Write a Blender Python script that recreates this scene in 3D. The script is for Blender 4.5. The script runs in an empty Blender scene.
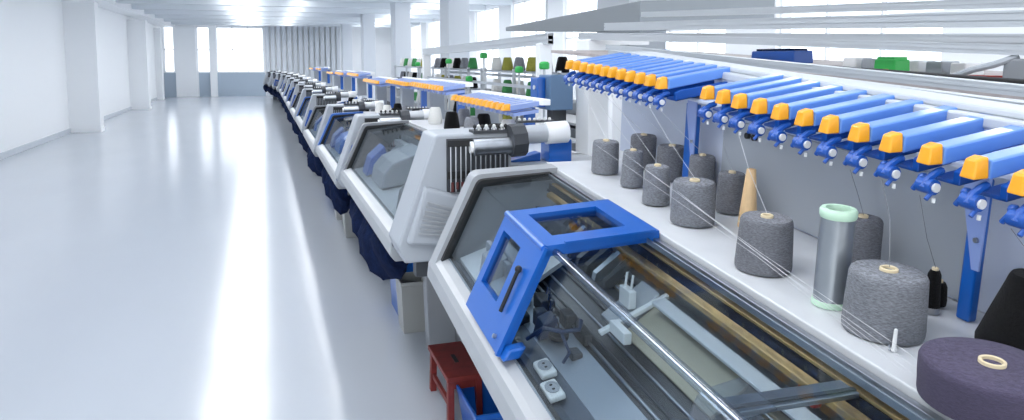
import bpy, bmesh, math, random
from mathutils import Vector, Matrix
random.seed(7)
SC = bpy.context.scene
COL = SC.collection
PI = math.pi

# ------------------------------------------------------------------ materials
def lin(c):
    return tuple(((v/255)/12.92 if v/255 <= .04045 else ((v/255+.055)/1.055)**2.4) for v in c) + (1,)
def mat(name, rgb, rough=.5, metal=0, spec=.5, coat=0, var=0, vscale=20, bump=0, bscale=200, stretch=None):
    m = bpy.data.materials.new(name); m.use_nodes = True
    nt = m.node_tree; b = nt.nodes['Principled BSDF']
    c = lin(rgb)
    b.inputs['Base Color'].default_value = c
    b.inputs['Roughness'].default_value = rough
    b.inputs['Metallic'].default_value = metal
    b.inputs['Specular IOR Level'].default_value = spec
    b.inputs['Coat Weight'].default_value = coat
    b.inputs['Coat Roughness'].default_value = .08
    if var or bump:
        tc = nt.nodes.new('ShaderNodeTexCoord'); src = tc.outputs['Object']
        if stretch:
            mp = nt.nodes.new('ShaderNodeMapping'); mp.inputs['Scale'].default_value = stretch
            nt.links.new(src, mp.inputs['Vector']); src = mp.outputs['Vector']
    if var:
        n = nt.nodes.new('ShaderNodeTexNoise'); n.inputs['Scale'].default_value = vscale; n.inputs['Detail'].default_value = 4
        nt.links.new(src, n.inputs['Vector'])
        r = nt.nodes.new('ShaderNodeValToRGB')
        r.color_ramp.elements[0].position = .3; r.color_ramp.elements[1].position = .7
        r.color_ramp.elements[0].color = tuple(x*(1-var) for x in c[:3])+(1,)
        r.color_ramp.elements[1].color = tuple(min(1, x*(1+var)) for x in c[:3])+(1,)
        nt.links.new(n.outputs['Fac'], r.inputs['Fac']); nt.links.new(r.outputs['Color'], b.inputs['Base Color'])
    if bump:
        n2 = nt.nodes.new('ShaderNodeTexNoise'); n2.inputs['Scale'].default_value = bscale; n2.inputs['Detail'].default_value = 2
        nt.links.new(src, n2.inputs['Vector'])
        bp = nt.nodes.new('ShaderNodeBump'); bp.inputs['Strength'].default_value = bump; bp.inputs['Distance'].default_value = .01
        nt.links.new(n2.outputs['Fac'], bp.inputs['Height']); nt.links.new(bp.outputs['Normal'], b.inputs['Normal'])
    return m
def emit(name, rgb, s):
    m = bpy.data.materials.new(name); m.use_nodes = True; nt = m.node_tree
    nt.nodes.remove(nt.nodes['Principled BSDF'])
    e = nt.nodes.new('ShaderNodeEmission'); e.inputs['Color'].default_value = lin(rgb); e.inputs['Strength'].default_value = s
    nt.links.new(e.outputs[0], nt.nodes['Material Output'].inputs['Surface']); return m
def glassy(name, tint=(255, 255, 255), rough=.03, boost=1.0):
    m = bpy.data.materials.new(name); m.use_nodes = True; nt = m.node_tree
    nt.nodes.remove(nt.nodes['Principled BSDF'])
    t = nt.nodes.new('ShaderNodeBsdfTransparent'); t.inputs['Color'].default_value = lin(tint)
    g = nt.nodes.new('ShaderNodeBsdfGlossy'); g.inputs['Roughness'].default_value = rough
    lw = nt.nodes.new('ShaderNodeLayerWeight'); lw.inputs['Blend'].default_value = .5
    pw = nt.nodes.new('ShaderNodeMath'); pw.operation = 'POWER'; pw.inputs[1].default_value = 5.0
    mu = nt.nodes.new('ShaderNodeMath'); mu.operation = 'MULTIPLY_ADD'; mu.inputs[1].default_value = .5*min(boost, 1.3); mu.inputs[2].default_value = .035*boost; mu.use_clamp = True
    nt.links.new(lw.outputs['Facing'], pw.inputs[0])
    mx = nt.nodes.new('ShaderNodeMixShader')
    nt.links.new(pw.outputs[0], mu.inputs[0]); nt.links.new(mu.outputs[0], mx.inputs[0])
    nt.links.new(t.outputs[0], mx.inputs[1]); nt.links.new(g.outputs[0], mx.inputs[2])
    nt.links.new(mx.outputs[0], nt.nodes['Material Output'].inputs['Surface']); return m
def yarn(name, rgb, var=.5, scale=110):
    m = mat(name, rgb, rough=.92, spec=.12)
    nt = m.node_tree; b = nt.nodes['Principled BSDF']; c = lin(rgb)
    tc = nt.nodes.new('ShaderNodeTexCoord')
    mp = nt.nodes.new('ShaderNodeMapping'); mp.inputs['Scale'].default_value = (1, 1, 7); mp.inputs['Rotation'].default_value = (.22, .1, 0)
    n = nt.nodes.new('ShaderNodeTexNoise'); n.inputs['Scale'].default_value = scale; n.inputs['Detail'].default_value = 6; n.inputs['Roughness'].default_value = .7
    nt.links.new(tc.outputs['Object'], mp.inputs['Vector']); nt.links.new(mp.outputs[0], n.inputs['Vector'])
    r = nt.nodes.new('ShaderNodeValToRGB'); r.color_ramp.elements[0].position = .32; r.color_ramp.elements[1].position = .7
    r.color_ramp.elements[0].color = tuple(x*(1-var) for x in c[:3])+(1,); r.color_ramp.elements[1].color = tuple(min(1, x*(1+var)) for x in c[:3])+(1,)
    nt.links.new(n.outputs['Fac'], r.inputs['Fac']); nt.links.new(r.outputs['Color'], b.inputs['Base Color'])
    bp = nt.nodes.new('ShaderNodeBump'); bp.inputs['Strength'].default_value = 1.0; bp.inputs['Distance'].default_value = .004
    nt.links.new(n.outputs['Fac'], bp.inputs['Height']); nt.links.new(bp.outputs['Normal'], b.inputs['Normal'])
    b.inputs['Sheen Weight'].default_value = .08
    return m

M_ = dict(
    floor=mat('glossy_floor', (186, 192, 201), rough=.16, spec=.6, var=.02, vscale=1.2, bump=.012, bscale=2.2, stretch=(1, .35, 1)),
    white=mat('white_paint', (246, 248, 250), rough=.6),
    ceil=mat('ceiling_paint', (222, 228, 233), rough=.8),
    dado=mat('grey_blue_paint', (174, 188, 202), rough=.6),
    skirt=mat('grey_skirting', (206, 212, 218), rough=.6),
    lgrey=mat('light_grey_coat', (160, 164, 169), rough=.35, var=.03, vscale=6),
    mgrey=mat('mid_grey_coat', (132, 136, 142), rough=.38),
    hgrey=mat('housing_grey', (166, 172, 180), rough=.45),
    bed=mat('bed_steel_shaded', (40, 43, 48), rough=.3, metal=.5, var=.3, vscale=8, stretch=(6, .3, 6)),  # dark steel, with the shade inside the cover put into its colour
    dgrey=mat('dark_grey', (58, 62, 68), rough=.5),
    black=mat('black_rubber', (22, 23, 25), rough=.55),
    table=mat('table_laminate', (204, 207, 211), rough=.32, var=.04, vscale=9),
    panel=mat('grey_sheet_panel', (200, 208, 225), rough=.5, var=.03, vscale=3),
    blue=mat('blue_plastic', (14, 92, 182), rough=.33, coat=.3),
    armblue=mat('arm_blue', (96, 144, 222), rough=.34, coat=.6),
    gusset=mat('pale_blue_plate', (138, 160, 216), rough=.3, coat=.4),
    deepblue=mat('deep_blue', (18, 78, 164), rough=.36),
    navy=mat('navy_knit', (20, 32, 62), rough=.95, spec=.1, var=.3, vscale=30, bump=.5, bscale=90),
    frameblue=mat('blue_frame', (52, 104, 186), rough=.35),
    orange=mat('orange_cap', (240, 166, 24), rough=.35, coat=.3),
    chrome=mat('chrome', (225, 228, 232), rough=.12, metal=1),
    steel=mat('brushed_steel', (172, 177, 184), rough=.32, metal=1, var=.08, vscale=40, stretch=(1, .05, 1)),
    alu=mat('aluminium', (198, 203, 208), rough=.35, metal=.4),
    brass=mat('brass_plate', (178, 148, 98), rough=.35, metal=.5, var=.3, vscale=14, stretch=(3, .5, 1)),
    cream=mat('cream_cover', (150, 145, 128), rough=.5),
    beige=mat('beige_plate', (140, 132, 114), rough=.5),
    trough=mat('trough_plate', (150, 158, 168), rough=.35, metal=.3),
    trough2=mat('trough_plate_dark', (92, 100, 112), rough=.4, metal=.3),
    socket=mat('white_socket', (222, 224, 224), rough=.4),
    redwood=mat('red_painted_wood', (122, 42, 38), rough=.5, var=.18, vscale=18, bump=.1, bscale=40),
    binm=mat('grey_bin_plastic', (168, 170, 168), rough=.45),
    wood=mat('pale_wood', (226, 192, 146), rough=.5, var=.08, vscale=25, stretch=(6, 6, 1)),
    paper=mat('paper_core', (222, 206, 172), rough=.8),
    green=mat('green_plastic', (52, 178, 84), rough=.4),
    mint=mat('mint_end_ring', (190, 222, 198), rough=.45),
    hose=mat('dark_blue_hose', (34, 52, 86), rough=.4),
    slate=mat('slate_blue_paint', (96, 126, 160), rough=.5),
    silver=mat('silver_film', (140, 146, 152), rough=.3, metal=.55, bump=.1, bscale=30),
    red=mat('red_plastic', (176, 52, 44), rough=.5),
    brown=mat('maroon_weight', (84, 34, 34), rough=.6),
    pinkgrey=mat('dusty_shelf', (176, 168, 166), rough=.7, var=.15, vscale=12),
    yellow=mat('yellow_cap', (238, 196, 60), rough=.4),
    col_paint=mat('column_paint', (214, 219, 225), rough=.7),  # one even paint for right-hand columns and far-wall pilasters
    beamgrey=mat('pale_beam_coat', (196, 201, 207), rough=.5),
    duct=mat('duct_sheet', (140, 146, 151), rough=.5, metal=.2),
    y_grey=yarn('grey_yarn', (130, 133, 140), var=.58), y_mid=yarn('mid_grey_yarn', (122, 124, 131), var=.55), y_black=yarn('black_yarn', (16, 16, 18)),
    y_purple=yarn('plum_yarn', (82, 76, 98), var=.3), y_white=yarn('white_yarn', (225, 225, 222), var=.1), y_blue=yarn('blue_yarn', (50, 80, 150)),
    y_green=yarn('green_yarn', (70, 140, 84)), y_olive=yarn('olive_yarn', (150, 150, 70)), y_red=yarn('wine_yarn', (120, 50, 55)),
    thread=mat('grey_thread', (120, 122, 126), rough=.8), threadw=mat('pale_thread', (205, 207, 210), rough=.8),
    lamp=emit('light_panel', (250, 252, 255), 9.0),
    glass=glassy('clear_acrylic', (236, 241, 244), .02, .65), pane=glassy('window_glass', (250, 252, 255), .02, .6), hoodglass=glassy('hood_glass', (214, 222, 228), .03, 1.2),
    clear=glassy('clear_rod', (226, 233, 240), .08, 3.0),
)

# ------------------------------------------------------------------ mesh builder
class MB:
    def __init__(s): s.bm = bmesh.new(); s.mi = 0
    def face(s, vs):
        try:
            f = s.bm.faces.new(vs); f.material_index = s.mi; return f
        except ValueError: return None
    def hexa(s, p):           # 8 points: bottom ring 4, top ring 4
        v = [s.bm.verts.new(q) for q in p]
        for q in ((3, 2, 1, 0), (4, 5, 6, 7), (0, 1, 5, 4), (1, 2, 6, 5), (2, 3, 7, 6), (3, 0, 4, 7)): s.face([v[i] for i in q])
        return s
    def box(s, x0, x1, y0, y1, z0, z1):
        return s.hexa([(x0, y0, z0), (x1, y0, z0), (x1, y1, z0), (x0, y1, z0), (x0, y0, z1), (x1, y0, z1), (x1, y1, z1), (x0, y1, z1)])
    def prism(s, poly, a, b, axis='y'):
        def P(p, t): return (p[0], t, p[1]) if axis == 'y' else ((t, p[0], p[1]) if axis == 'x' else (p[0], p[1], t))
        A = [s.bm.verts.new(P(p, a)) for p in poly]; B = [s.bm.verts.new(P(p, b)) for p in poly]
        n = len(poly)
        s.face(A); s.face(B[::-1])
        for i in range(n): s.face([A[i], A[(i+1) % n], B[(i+1) % n], B[i]])
        return s
    def rings(s, rings, cap=True, closed=True):
        R = [[s.bm.verts.new(p) for p in r] for r in rings]
        n = len(R[0])
        for a, b in zip(R, R[1:]):
            for i in range(n if closed else n-1): s.face([a[i], a[(i+1) % n], b[(i+1) % n], b[i]])
        if cap: s.face(R[0][::-1]); s.face(R[-1])
        return s
    def tube(s, p, q, r, n=12, r2=None):
        p, q = Vector(p), Vector(q); d = (q-p).normalized()
        a = d.orthogonal().normalized(); b = d.cross(a); r2 = r if r2 is None else r2
        return s.rings([[c+(a*math.cos(t*2*PI/n)+b*math.sin(t*2*PI/n))*rr for t in range(n)] for c, rr in ((p, r), (q, r2))])
    def path(s, pts, r, n=8):
        pts = [Vector(p) for p in pts]; rs = []
        d0 = (pts[1]-pts[0]).normalized(); a = d0.orthogonal().normalized()
        for i, p in enumerate(pts):
            d = (pts[min(i+1, len(pts)-1)]-pts[max(i-1, 0)]).normalized()
            a = (a-d*a.dot(d)).normalized(); b = d.cross(a)
            rs.append([p+(a*math.cos(t*2*PI/n)+b*math.sin(t*2*PI/n))*r for t in range(n)])
        return s.rings(rs)
    def lathe(s, prof, c=(0, 0, 0), n=32, cap=True):
        c = Vector(c)
        return s.rings([[c+Vector((r*math.cos(t*2*PI/n), r*math.sin(t*2*PI/n), z)) for t in range(n)] for r, z in prof], cap)
    def sphere(s, c, r, n=10):
        c = Vector(c)
        return s.rings([[c+Vector((r*math.sin(k*PI/6)*math.cos(t*2*PI/n), r*math.sin(k*PI/6)*math.sin(t*2*PI/n), -r*math.cos(k*PI/6))) for t in range(n)] for k in range(1, 6)])
    def band(s, path, t, y0, y1):      # strip of thickness t below a polyline in x-z, drawn out along y
        return s.prism(offset_poly(path, t), y0, y1)
    def build(s, name, m, parent=None, smooth=False, bevel=0, seg=2):
        bmesh.ops.recalc_face_normals(s.bm, faces=s.bm.faces[:])
        me = bpy.data.meshes.new(name); s.bm.to_mesh(me); s.bm.free()
        for k in (m if isinstance(m, (list, tuple)) else [m]): me.materials.append(M_[k])
        if smooth:
            for p in me.polygons: p.use_smooth = True
            me.set_sharp_from_angle(angle=math.radians(40))
        o = bpy.data.objects.new(name, me); COL.objects.link(o)
        if parent: o.parent = parent
        if bevel:
            b = o.modifiers.new('bevel', 'BEVEL'); b.width = bevel; b.segments = seg; b.limit_method = 'ANGLE'; b.angle_limit = math.radians(35)
        return o
def fillet(pts, r, n=6):
    out = [pts[0]]
    for a, b, c in zip(pts, pts[1:], pts[2:]):
        a, b, c = Vector(a), Vector(b), Vector(c)
        u, v = (a-b).normalized(), (c-b).normalized()
        ang = u.angle(v); d = min(r/math.tan(ang/2), (a-b).length*.45, (c-b).length*.45)
        p, q = b+u*d, b+v*d
        for k in range(n+1):
            t = k/n; out.append(tuple(p*(1-t)**2+b*2*t*(1-t)+q*t*t))
    out.append(pts[-1]); return [tuple(p) for p in out]
def offset_poly(path, t):
    low = []
    for i, p in enumerate(path):
        a = Vector(path[max(i-1, 0)]); b = Vector(path[min(i+1, len(path)-1)])
        d = (b-a).normalized(); low.append((p[0]+d.y*t, p[1]-d.x*t))
    return list(path)+low[::-1]

def tag(o, label=None, cat=None, group=None, kind=None):
    if label: o['label'] = label
    if cat: o['category'] = cat
    if group: o['group'] = group
    if kind: o['kind'] = kind
    return o
def empty(name, loc=(0, 0, 0), rz=0, label=None, cat=None, group=None):
    o = bpy.data.objects.new(name, None); COL.objects.link(o); o.location = loc; o.rotation_euler = (0, 0, rz)
    o.empty_display_size = .1
    return tag(o, label, cat, group)
def struct(o): o['kind'] = 'structure'; return o
def copy_tree(o, parent=None):
    c = o.copy(); COL.objects.link(c); c.parent = parent
    if parent: c.matrix_parent_inverse = o.matrix_parent_inverse.copy()
    for ch in list(o.children): copy_tree(ch, c)
    return c

# ------------------------------------------------------------------ camera (eye height 2 m)
EYE = Vector((0, 0, 2))
cam = bpy.data.cameras.new('camera'); cam.sensor_fit = 'HORIZONTAL'; cam.sensor_width = 36
cam.lens = 750/1024*36; cam.shift_y = -(210-132.217)/1024; cam.clip_start = .02; cam.clip_end = 300
co = bpy.data.objects.new('camera', cam); COL.objects.link(co)
co.matrix_world = Matrix(((.9491, .0302, -.3135, 0), (-.3149, .0910, -.9447, 0), (0, .9954, .0958, 2), (0, 0, 0, 1)))
SC.camera = co

# the near machine leans a few degrees (its own frame: across, along, up)
VA, UA, WA = Vector((.9997, -.0239, 0)), Vector((.0238, .9967, .0775)), Vector((-.0018, -.0775, .9970))
WA = VA.cross(UA).normalized()
NEAR = Matrix(((VA.x, UA.x, WA.x, 0), (VA.y, UA.y, WA.y, 0), (VA.z, UA.z, WA.z, 0), (0, 0, 0, 1)))
def near(v, u, w): return EYE+VA*v+UA*u+WA*(w-2)          # w counts up from the machine's own floor line
NEARM = Matrix.Translation(near(0, 0, 0)) @ NEAR
def stand_on_near(o, v, u, w):
    o.matrix_world = Matrix.Translation(near(v, u, w)) @ NEAR

# ------------------------------------------------------------------ the hall
YE = 44.5
struct(MB().box(-5.4, 8.3, -3, YE+.3, -.2, 0).build('floor', 'floor'))
struct(MB().box(-5.4, 8.3, -3, YE+.3, 4.2, 4.4).build('ceiling', 'ceil'))
struct(MB().box(-5.4, -5.1, -3, YE, 0, 4.2).build('wall_left', 'white'))
struct(MB().box(-5.1, -5.06, -3, YE, 0, .12).build('baseboard_left', 'skirt'))
struct(MB().box(-5.1, -4.4, 23.4, YE, 3.75, 4.2).build('trim_1', 'white'))
for i, (x, y, dy) in enumerate(((-4.33, 23.4, .5), (-4.42, 33.6, .6), (-4.8, 41.5, .6))):
    struct(MB().box(-5.1, x, y, y+dy, 0, 3.6).box(-5.1, x+.015, y-.015, y+dy+.015, 0, .1).build('column_left', 'white'))
# far wall with three windows above a painted dado
fw = MB()
ops = [(-5.0, -4.5, 1.33, 3.8), (-3.35, -2.7, 1.33, 3.8), (-2.35, .1, 1.33, 3.8)]
fw.box(-5.4, 8.3, YE, YE+.3, 0, 1.33).box(-5.4, 8.3, YE, YE+.3, 3.8, 4.2)
xs = [-5.4]+[v for o in ops for v in o[:2]]+[8.3]
for a, b in zip(xs[::2], xs[1::2]): fw.box(a, b, YE, YE+.3, 1.33, 3.8)
struct(fw.build('wall_far', 'white'))
struct(MB().box(-5.05, -4.45, YE-.03, YE, 0, 1.3).box(-2.35, .15, YE-.03, YE, 0, 1.3).box(-3.3, -2.5, YE-.03, YE, .0, 1.3).build('trim_2', 'dado'))
struct(MB().box(-4.45, -3.4, YE-.15, YE, 0, 3.8).box(-2.72, -2.36, YE-.2, YE, 0, 4.2).build('trim_3', 'white'))
nw = 0
def window(x0, x1, z0, z1, y, nx, nz, axis='x'):
    global nw; nw += 1
    fr = MB(); t = .04
    def bx(mb, a0, a1, c0, c1, d0=-.03, d1=.03):
        if axis == 'x': mb.box(a0, a1, y+d0, y+d1, c0, c1)
        else: mb.box(y+d0, y+d1, a0, a1, c0, c1)
    bx(fr, x0, x1, z0, z0+t); bx(fr, x0, x1, z1-t, z1); bx(fr, x0, x0+t, z0, z1); bx(fr, x1-t, x1, z0, z1)
    for i in range(1, nx): c = x0+(x1-x0)*i/nx; bx(fr, c-t/2, c+t/2, z0, z1)
    for i in range(1, nz): c = z0+(z1-z0)*i/nz; bx(fr, x0, x1, c-t/2, c+t/2)
    w = struct(fr.build('window_%d' % nw, 'white'))
    p = MB(); bx(p, x0+.01, x1-.01, z0+.01, z1-.01, -.004, .004); p.build('pane', 'pane', w)
for o in ops: window(o[0], o[1], o[2], o[3], YE+.12, 3 if o[1]-o[0] > 1 else 1, 2)
# right wall with a row of tall windows
rw = MB(); rw.box(8, 8.3, -3, YE, 0, 1.3).box(8, 8.3, -3, YE, 3.9, 4.2)
y = -3.; ys = []
while y < 40: ys.append((y+1, y+4.2)); y += 4.6
edges = [-3.]+[v for a in ys for v in a]+[YE]
for a, b in zip(edges[::2], edges[1::2]): rw.box(8, 8.3, a, b, 1.3, 3.9)
struct(rw.build('wall_right', 'white'))
for a, b in ys: window(a, b, 1.3, 3.9, 8.12, 3, 2, 'y')
for x, y in ((4.1, 8), (4.1, 17), (4.1, 24.3), (4.1, 32.3), (4.1, 41)):
    struct(MB().box(x, x+.5, y, y+.9, 0, 4.2).box(x-.02, x+.52, y-.02, y+.92, 0, .15).build('column_right', 'col_paint', bevel=.01))
pil = MB()
for i in range(14): x = .2+i*.3; pil.box(x, x+.2, YE-.14, YE-.05, 0, 4.2)
struct(pil.build('trim_4', 'col_paint'))
for i in range(15): struct(MB().box(-5.1, 8, -.75+i*3.1, -.55+i*3.1+.2, 3.84, 4.2).build('beam', 'ceil'))
# ceiling lights in two rows over the aisle, one over the machines' far side
k = 0
for (x, w) in ((-.62, 1.0), (1.3, .4), (5.8, .8)):
    for i in range(14):
        y = 1.2+i*3.1
        e = empty('ceiling_light', (x, y, 4.2), label='white rectangular ceiling light panel above the ' + {-.62: 'open aisle', 1.3: 'row of knitting machines', 5.8: 'rear machines by the windows'}[x],
                  cat='ceiling light', group='ceiling lights over the ' + {-.62: 'aisle', 1.3: 'machine row', 5.8: 'rear machines'}[x])
        MB().box(-w/2-.03, w/2+.03, -1.03, -1.0, -.06, 0).box(-w/2-.03, w/2+.03, 1.0, 1.03, -.06, 0).box(-w/2-.03, -w/2, -1.0, 1.0, -.06, 0).box(w/2, w/2+.03, -1.0, 1.0, -.06, 0).build('frame', 'alu', e)
        MB().box(-w/2, w/2, -1., 1., -.05, -.01).build('diffuser', 'lamp', e)
        k += 1

# ------------------------------------------------------------------ knitting machine shell (heights from the floor, table at 1.30)
A, B_, C_ = (.590, .905), (.762, 1.262), (1.085, 1.300)     # cover: front foot, bend, rear
def shell(root, fm, y0, y1, glassmat='glass'):
    led = [(.572, .835), (.578, .895), (.592, .918), (.612, .930), (.650, .945), (.672, .915), (.665, .80), (.60, .80)]
    MB().prism(led, y0, y1).build('front_ledge', 'lgrey', root, bevel=.006)
    pth = fillet([(.583, .88), (.592, .918), (.757, 1.292), (1.125, 1.306)], .05)
    for a, b in ((y1-.085, y1), (y0, y0+.085)):
        MB().band(pth, .06, a, b).build('cover_frame', fm, root, bevel=.008)
    sp = fillet([(.612, .925), (.770, 1.272), (1.09, 1.290)], .04)
    MB().band(sp, .03, y1-.11, y1-.085).band(sp, .03, y0+.085, y0+.11).prism([(.640, .938), (.662, .948), (.668, .925), (.645, .92)], y0+.1, y1-.1).build('seal', 'black', root)
    fwd = [(.640, .945), (.775, 1.252)]
    MB().band(fwd, .004, y0+.1, y1-.1).build('front_window', glassmat, root)
    MB().band([(.777, 1.256), (1.078, 1.288)], .004, y0+.1, y1-.1).build('top_window', glassmat, root)
    MB().box(1.088, 1.135, y0, y1, 1.20, 1.238).build('rear_track', 'black', root)
    MB().box(1.076, 1.0815, y0, y1, 1.268, 1.286).box(1.099, 1.119, y0, y1, 1.268, 1.284).build('track_rail', 'steel', root, bevel=.002)
    MB().box(1.123, 1.62, y0, y1+.06, 1.27, 1.30).build('yarn_table', 'table', root, bevel=.004)
    MB().box(1.13, 1.60, y0+.02, y1, .86, 1.235).build('bed_housing', 'lgrey', root)
def underbody(root, y0, y1, lo):
    MB().box(.95, 1.60, y0+.02, y1, .76, .85).box(.66, .95, y0+.02, y0+.1, .78, .85).box(.66, .95, y1-.1, y1, .78, .85).build('underbody', 'dgrey', root)
    MB().box(1.22, 1.60, y0+.1, y1-.1, lo, .76).build('base_cabinet', 'mgrey', root, bevel=.01)
    for yy in (y0+(y1-y0)*.55, y1-.25):
        MB().prism([(1.0, .76), (1.22, .76), (1.22, lo), (1.03, lo), (1.03, lo+.05)], yy, yy+.12).build('leg', 'lgrey', root, bevel=.006)

# ---- the near machine
m1 = empty('knitting_machine'); m1.matrix_world = NEARM
tag(m1, 'nearest flat knitting machine with a blue access hood on its clear cover', 'knitting machine', 'knitting machines in the long row')
Y0, Y1 = .15, 3.05
shell(m1, 'lgrey', Y0, Y1)
MB().box(.68, 1.60, Y0, Y1, .74, .80).build('underbody', 'dgrey', m1)
MB().hexa([(1.25, .2, .0), (1.6, .2, .0), (1.6, 2.95, -.22), (1.25, 2.95, -.22), (1.25, .2, .74), (1.6, .2, .74), (1.6, 2.95, .74), (1.25, 2.95, .74)]).build('base_cabinet', 'mgrey', m1)
# inside the cover: trough, rails, needle bed
MB().prism([(.665, .93), (.70, .925), (.752, .938), (.752, .915), (.665, .905)], .2, 2.93).build('trough', 'trough2', m1)
MB().prism([(.752, .940), (.862, .968), (.862, .95), (.752, .92)], .2, 2.93).build('trough_plate', 'trough', m1)
MB().prism([(.862, .96), (1.03, 1.08), (1.06, 1.06), (1.06, .9), (.862, .93)], .2, 2.93).build('needle_bed', 'bed', m1)
for i, (x, z, r, mm) in enumerate(((.874, .982, .005, 'steel'), (.895, .996, .004, 'dgrey'), (.925, 1.018, .004, 'steel'), (.962, 1.045, .005, 'dgrey'), (.985, 1.062, .003, 'steel'), (1.03, 1.092, .003, 'steel'))):
    MB().tube((x, .2, z), (x, 2.93, z), r, 10).build('guide_rod', mm, m1, smooth=True)
MB().box(1.035, 1.066, .2, 2.93, 1.06, 1.098).build('bed_strip', 'beige', m1, bevel=.003)
MB().prism([(1.012, 1.152), (1.056, 1.160), (1.056, 1.150), (1.014, 1.142)], .2, 1.86).build('carriage_rail', 'alu', m1, bevel=.002)
MB().prism([(1.075, 1.10), (1.30, 1.15), (1.30, 1.10), (1.075, 1.06)], .2, 2.93).build('rear_bed', 'bed', m1)
MB().prism([(1.066, 1.204), (1.087, 1.212), (1.087, 1.195), (1.066, 1.188)], .2, 2.93).box(1.088, 1.116, .2, 2.93, 1.239, 1.248).build('brass_strip', 'brass', m1, bevel=.002)
MB().prism([(1.085, 1.13), (1.108, 1.135), (1.108, 1.10), (1.085, 1.09)], .2, 2.93).build('sinker_rail', 'steel', m1)
# carriage with cream cover in the middle of the bed
MB().prism([(.945, 1.045), (1.045, 1.118), (1.045, 1.106), (.95, 1.036)], 1.42, 1.90).build('carriage', 'cream', m1, bevel=.002)
MB().prism([(.87, 1.055), (1.09, 1.150), (1.09, 1.138), (.875, 1.043)], 1.895, 1.915).build('carriage_edge', 'socket', m1, bevel=.002)
MB().prism([(.93, 1.05), (1.07, 1.150), (1.07, 1.10), (.94, 1.03)], 1.915, 2.03).build('carriage_back', 'lgrey', m1, bevel=.003)
MB().box(.90, .925, 1.80, 1.90, 1.055, 1.09).box(.975, 1.0, 1.93, 2.0, 1.10, 1.155).build('carriage_bracket', 'socket', m1, bevel=.003)
MB().tube((.985, 1.98, 1.15), (.99, 1.98, 1.20), .004).tube((.99, 1.95, 1.15), (.995, 1.95, 1.20), .004).build('carriage_pin', 'socket', m1, smooth=True)
MB().box(1.075, 1.10, 1.235, 1.29, 1.15, 1.19).build('stop_block', 'red', m1, bevel=.005)
for i in range(10):
    y = 2.10+i*.075
    MB().prism([(.97, 1.10), (.975, 1.125), (1.06, 1.19), (1.07, 1.17), (1.0, 1.10)], y, y+.028).build('yarn_feeder', ('black', 'steel', 'black', 'bed')[i % 4], m1)
MB().prism([(.69, .945), (.85, 1.0), (1.06, 1.13), (1.06, 1.115), (.85, .98), (.69, .93)], 2.46, 2.93).build('end_plate', 'table', m1)
for k in range(4): MB().box(.78+.07*k, .80+.07*k, 2.55, 2.85, .98+.045*k, 1.04+.045*k).build('plate_rib', ('lgrey', 'dgrey')[k % 2], m1, bevel=.003)
MB().prism([(.80, .96), (.815, 1.04), (.90, 1.08), (.91, .97)], 2.50, 2.80).build('cam_box', 'hgrey', m1, bevel=.006)
MB().prism([(.72, .94), (.735, 1.03), (.80, 1.05), (.80, .94)], 2.60, 2.74).build('sensor_box', 'lgrey', m1, bevel=.006)
MB().lathe([(.002, 0), (.03, 0), (.032, .006), (.032, .016), (.012, .02), (.012, .03), (.002, .03)], (.80, 2.05, .975), 16).build('pulley', 'black', m1, smooth=True)
MB().path([(.72, 2.12, .95), (.76, 2.08, 1.00), (.80, 2.02, 1.01), (.84, 1.98, 1.03), (.86, 2.02, 1.04)], .007).path([(.80, 2.02, 1.0), (.79, 1.93, .985), (.77, 1.93, .955)], .005).build('blue_hose', 'hose', m1, smooth=True)
MB().prism([(.755, .945), (.77, 1.0), (.815, 1.02), (.83, .965)], 2.10, 2.17).build('clamp_block', 'hose', m1, bevel=.005)
for i, (x, y, z, sx, sy, sz, mm) in enumerate(((.84, 2.30, .99, .05, .09, .05, 'black'), (.80, 2.22, .97, .04, .05, .06, 'dgrey'), (.865, 2.14, 1.0, .04, .06, .05, 'dgrey'), (.75, 2.28, .95, .05, .06, .05, 'black'), (.87, 2.02, 1.0, .03, .08, .04, 'black'), (.78, 2.38, .96, .07, .05, .06, 'mgrey'), (.82, 1.96, .975, .035, .05, .03, 'dgrey'))):
    MB().box(x-sx/2, x+sx/2, y-sy/2, y+sy/2, z-.03, z-.03+sz).build('selector_block', mm, m1, bevel=.006)
for k in range(6): MB().tube((.79+.012*k, 2.06+.05*k, .965+.004*k), (.80+.012*k, 2.06+.05*k, 1.02+.004*k), .006, 8).build('selector_pin', 'chrome', m1, smooth=True)
# pair of wall-type outlets in the trough
for (x, y) in ((.712, 1.925), (.690, 1.800)):
    s = MB().hexa([(x-.024, y-.046, .932), (x+.026, y-.046, .942), (x+.026, y+.046, .942), (x-.024, y+.046, .932), (x-.023, y-.044, .952), (x+.022, y-.044, .962), (x+.022, y+.044, .962), (x-.023, y+.044, .952)]).build('power_outlet', 'socket', m1, bevel=.007, seg=3)
    r = MB(); n = 20; ring = []
    for a0, z in ((.0195, .9575), (.020, .9595), (.0165, .9595), (.0155, .9580)):
        ring.append([(x-.001+a0*math.cos(t*2*PI/n), y+a0*1.5*math.sin(t*2*PI/n), z+.2*(a0*math.cos(t*2*PI/n))) for t in range(n)])
    r.rings(ring).build('outlet_rim', 'lgrey', s, smooth=True)
    q = MB()
    for dy in (-.011, .011): q.rings([[(x-.001+.0042*math.cos(t*PI/6), y+dy+.0042*math.sin(t*PI/6), .9584+k*.0012+.0008*math.cos(t*PI/6)) for t in range(12)] for k in (0, 1)])
    q.build('contact_hole', 'black', s)
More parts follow.
